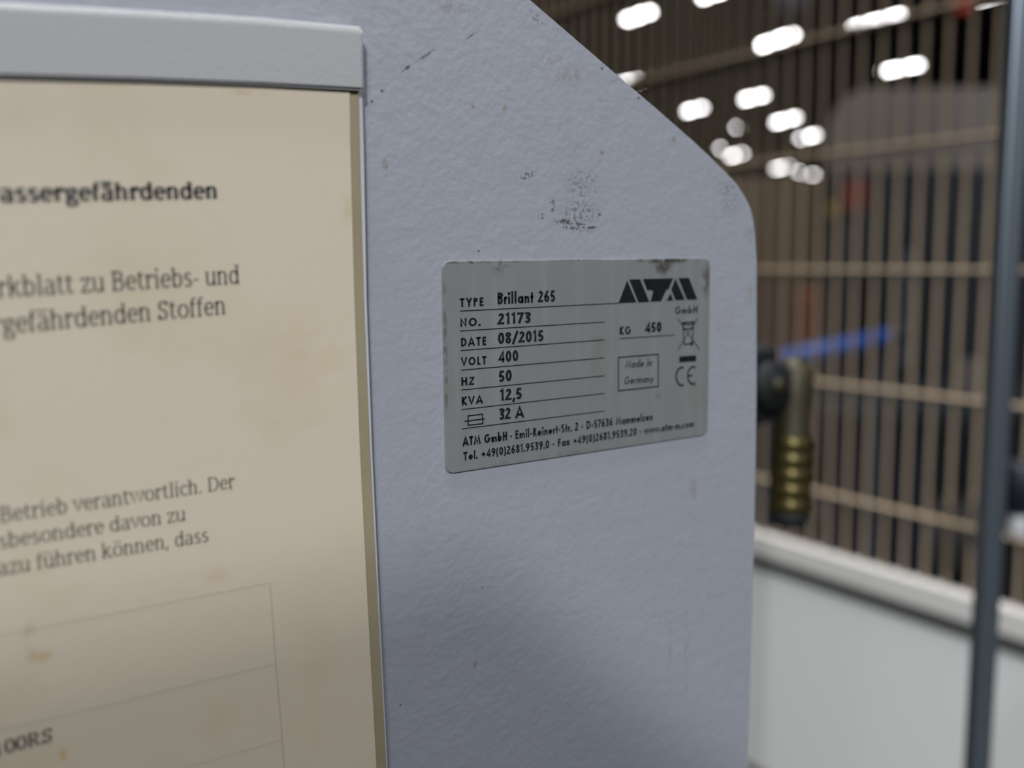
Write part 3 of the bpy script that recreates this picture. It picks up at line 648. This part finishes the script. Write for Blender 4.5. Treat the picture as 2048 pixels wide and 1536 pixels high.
# ------------------------------------------------------------ things in the hall beyond the fence
FW = Vector((cw(2).x, cw(2).y, 0)).normalized(); RT = Vector((cw(0).x, cw(0).y, 0)).normalized()
def facing(px0, px1, py0, py1, d, depth, m, name, parent=None, bevel=0.0, lo=None, hi=None, radius=None):
    """a box standing square to the line of sight: real width, height and depth from the survey"""
    a = at(px0, py0, d); b = at(px1, py1, d); wid = (px1 - px0) / F * d
    zt, zb_ = (a.z, b.z) if lo is None else (a.z, lo)
    c = at((px0 + px1) / 2, (py0 + py1) / 2, d)
    away = ray(px0, 768) if px0 > CX else ray(px1, 768); away.z = 0; away.normalize()
    bm = bmesh.new()
    if radius:
        ol = [(-wid / 2, zb_)] + [(-wid / 2 + radius - radius * math.cos(t), zt - radius + radius * math.sin(t)) for t in [math.pi / 2 * i / 8 for i in range(9)]] + [(wid / 2, zt), (wid / 2, zb_)]
    else: ol = [(-wid / 2, zb_), (-wid / 2, zt), (wid / 2, zt), (wid / 2, zb_)]
    A_ = [bm.verts.new(Vector((c.x, c.y, 0)) + RT * x + Vector((0, 0, z))) for x, z in ol]; f = bm.faces.new(A_)
    rr = bmesh.ops.extrude_face_region(bm, geom=[f])
    for v in rr['geom']:
        if isinstance(v, bmesh.types.BMVert): v.co += away * depth
    if bevel: bmesh.ops.bevel(bm, geom=list(bm.edges), offset=bevel, segments=2, affect='EDGES')
    return link(name, bm, m, parent)
def empty_at(name, label, cat, px, d, group=None):
    c = at(px, 768, d); return thing(name, label, cat, (c.x, c.y, 0), group)
mt = empty_at('machine_tool', 'large dim grey machine with rounded top corner behind the fence', 'machine', 1900, 5.0)
facing(1648, 2330, 185, 900, 5.0, 2.2, 'cab_grey', 'enclosure', mt, lo=0.0, radius=0.22)
facing(1650, 2330, 345, 900, 4.99, 0.01, 'slate', 'lower_door', mt, lo=0.05)
facing(1815, 1836, 335, 560, 4.975, 0.012, 'dark', 'door_gap', mt)
facing(1862, 2010, 420, 640, 4.97, 0.016, 'dark', 'window', mt)
facing(1858, 2000, 395, 470, 4.96, 0.018, 'navy', 'window_hood', mt)
facing(1846, 1910, 206, 236, 4.985, 0.012, 'yellow', 'warning_label', mt)
facing(1804, 1832, 500, 735, 4.5, 0.12, 'steel', 'grey_duct', mt)
rk = empty_at('storage_cabinet', 'brown cabinet beside the grey machine behind the fence', 'cabinet', 1560, 5.6)
facing(1380, 1636, 356, 690, 5.6, 0.7, 'brown', 'cabinet_body', rk, bevel=0.01, lo=0.0)
facing(1382, 1505, 370, 680, 5.585, 0.012, 'brown', 'door', rk, lo=0.12)
facing(1515, 1634, 370, 680, 5.585, 0.012, 'brown', 'door', rk, lo=0.12)
o = facing(1688, 1736, 362, 418, 4.7, 0.14, 'red', 'red_box', bevel=0.008); tag(o, 'small red box in front of the grey machine behind the fence', 'box')
o = facing(1656, 1682, 405, 432, 4.7, 0.1, 'yellow', 'yellow_box', bevel=0.006); tag(o, 'small yellow box left of the red box behind the fence', 'box')
o = facing(1588, 1640, 585, 690, 4.4, 0.3, 'orange', 'orange_crate', bevel=0.008); tag(o, 'rusty orange crate behind the fence above the blue pipe', 'crate')
p0, p1 = at(1500, 730, 2.3), at(1786, 672, 2.3)
bp_ = thing('blue_pipe', 'bright blue pipe slanting upward behind the fence beside the brass coupling', 'pipe', p1)
link('pipe', tube([p0, p1], 0.021, 16), 'blue', bp_, True)
link('end_cap', tube([p1, p1 + (p1 - p0).normalized() * 0.02], 0.023, 16), 'navy', bp_, True)
pf = p0.lerp(p1, .12)
link('stand', tube([(pf.x, pf.y, 0), (pf.x, pf.y, pf.z)], 0.012, 10), 'slate', bp_)
pf = p0.lerp(p1, .9)
link('stand', tube([(pf.x, pf.y, 0), (pf.x, pf.y, pf.z)], 0.012, 10), 'slate', bp_)
wb = empty_at('workbench', 'dark slate workbench low behind the fence', 'bench', 1800, 3.3)
facing(1640, 2200, 815, 835, 3.3, 0.7, 'slate', 'bench_top', wb, bevel=0.005)
facing(1660, 1850, 836, 1200, 3.34, 0.6, 'navy', 'drawer_unit', wb, lo=0.0)
facing(1960, 2180, 836, 1200, 3.34, 0.6, 'dark', 'drawer_unit', wb, lo=0.0)
o = facing(1915, 1975, 725, 812, 3.42, 0.2, 'cab_grey', 'grey_canister', bevel=0.02, lo=at(1800, 815, 3.3).z + 0.001); tag(o, 'pale grey canister on the dark workbench behind the fence', 'canister')
bk = at(2036, 1050, 1.25)
bt = thing('spray_bottle', 'white and dark blue bottle at the right edge behind the metal post', 'bottle', (bk.x, bk.y, bk.z))
link('cap', lathe([(-.016, .010), (-.014, .0125), (.012, .0125), (.015, .009)], bk, (0, 0, 1), 24), 'white', bt, True)
link('bottle_body', lathe([(.014, .012), (.02, .020), (.08, .020), (.085, .016)], bk, (0, 0, 1), 24), 'navy', bt, True)
hk = at(1583, -10, 9.0)
hb = thing('crane_hook_block', 'dark blue hoist block hanging from the ceiling at the top of the picture', 'hoist', hk)
link('block', lathe([(-.24, .05), (-.2, .14), (-.05, .22), (.3, .22), (.36, .1)], hk, (0, 0, 1), 20), 'navy', hb, True)
link('chain', tube([hk + Vector((0, 0, .3)), Vector((hk.x, hk.y, HZ))], 0.02, 8), 'dark', hb)
rl = at(1928, 8, 9.5)
ri = thing('red_indicator', 'small red signal lamp at the top left of the blue-grey post', 'lamp', rl)
link('lens', lathe([(-.09, .05), (-.07, .08), (.06, .08), (.08, .05)], rl, (0, 0, 1), 16), 'red', ri, True)
link('stem', tube([rl + Vector((0, 0, .06)), Vector((rl.x, rl.y, HZ))], 0.015, 8), 'dark', ri)

tr = empty_at('crate_trestle', 'slate grey stand under the rusty orange crate behind the fence', 'stand', 1614, 4.4)
zc = at(1614, 690, 4.4).z
facing(1584, 1644, 691, 700, 4.38, 0.34, 'slate', 'stand_top', tr, lo=zc - 0.03)
facing(1588, 1596, 700, 900, 4.40, 0.30, 'slate', 'leg', tr, lo=0.0)
facing(1632, 1640, 700, 900, 4.40, 0.30, 'slate', 'leg', tr, lo=0.0)

# ------------------------------------------------------------ added out-of-view locker, placed so its corner shades the lower housing
C1 = on_y(975, 1105, D); kc = C1 + (KEY - C1) * 0.20
lk = thing('added_shade_locker', 'added tall grey locker out of view to the left, placed to shade the lower housing', 'locker', (kc.x - 0.25, kc.y - 0.2, 0))
link('shade_locker_body', box_bm((kc.x - 0.5, kc.y - 0.42, 0.06), (kc.x, kc.y, kc.z), 0.004), 'cab_grey', lk)
link('plinth', box_bm((kc.x - 0.48, kc.y - 0.40, 0.0), (kc.x - 0.02, kc.y - 0.02, 0.06)), 'dark', lk)
link('door', box_bm((kc.x, kc.y - 0.40, 0.09), (kc.x + 0.012, kc.y - 0.02, kc.z - 0.03), 0.003), 'cab_grey', lk)
link('handle', box_bm((kc.x + 0.012, kc.y - 0.09, 1.0), (kc.x + 0.03, kc.y - 0.075, 1.14), 0.003), 'dark', lk)

dc = thing('added_shade_duct', 'added dark duct out of view under the hall ceiling, placed to dim the upper mesh fence', 'duct', (-0.35, -0.7, 2.5))  # added unseen duct, blocks the key light from the upper fence wires
link('shade_duct_box', box_bm((-0.50, -1.35, 2.55), (-0.20, -0.15, 3.3), 0.01), 'slate', dc)
for yy in (-1.2, -0.3):
    link('hanger', box_bm((-0.36, yy - .01, 3.3), (-0.34, yy + .01, HZ)), 'dark', dc)
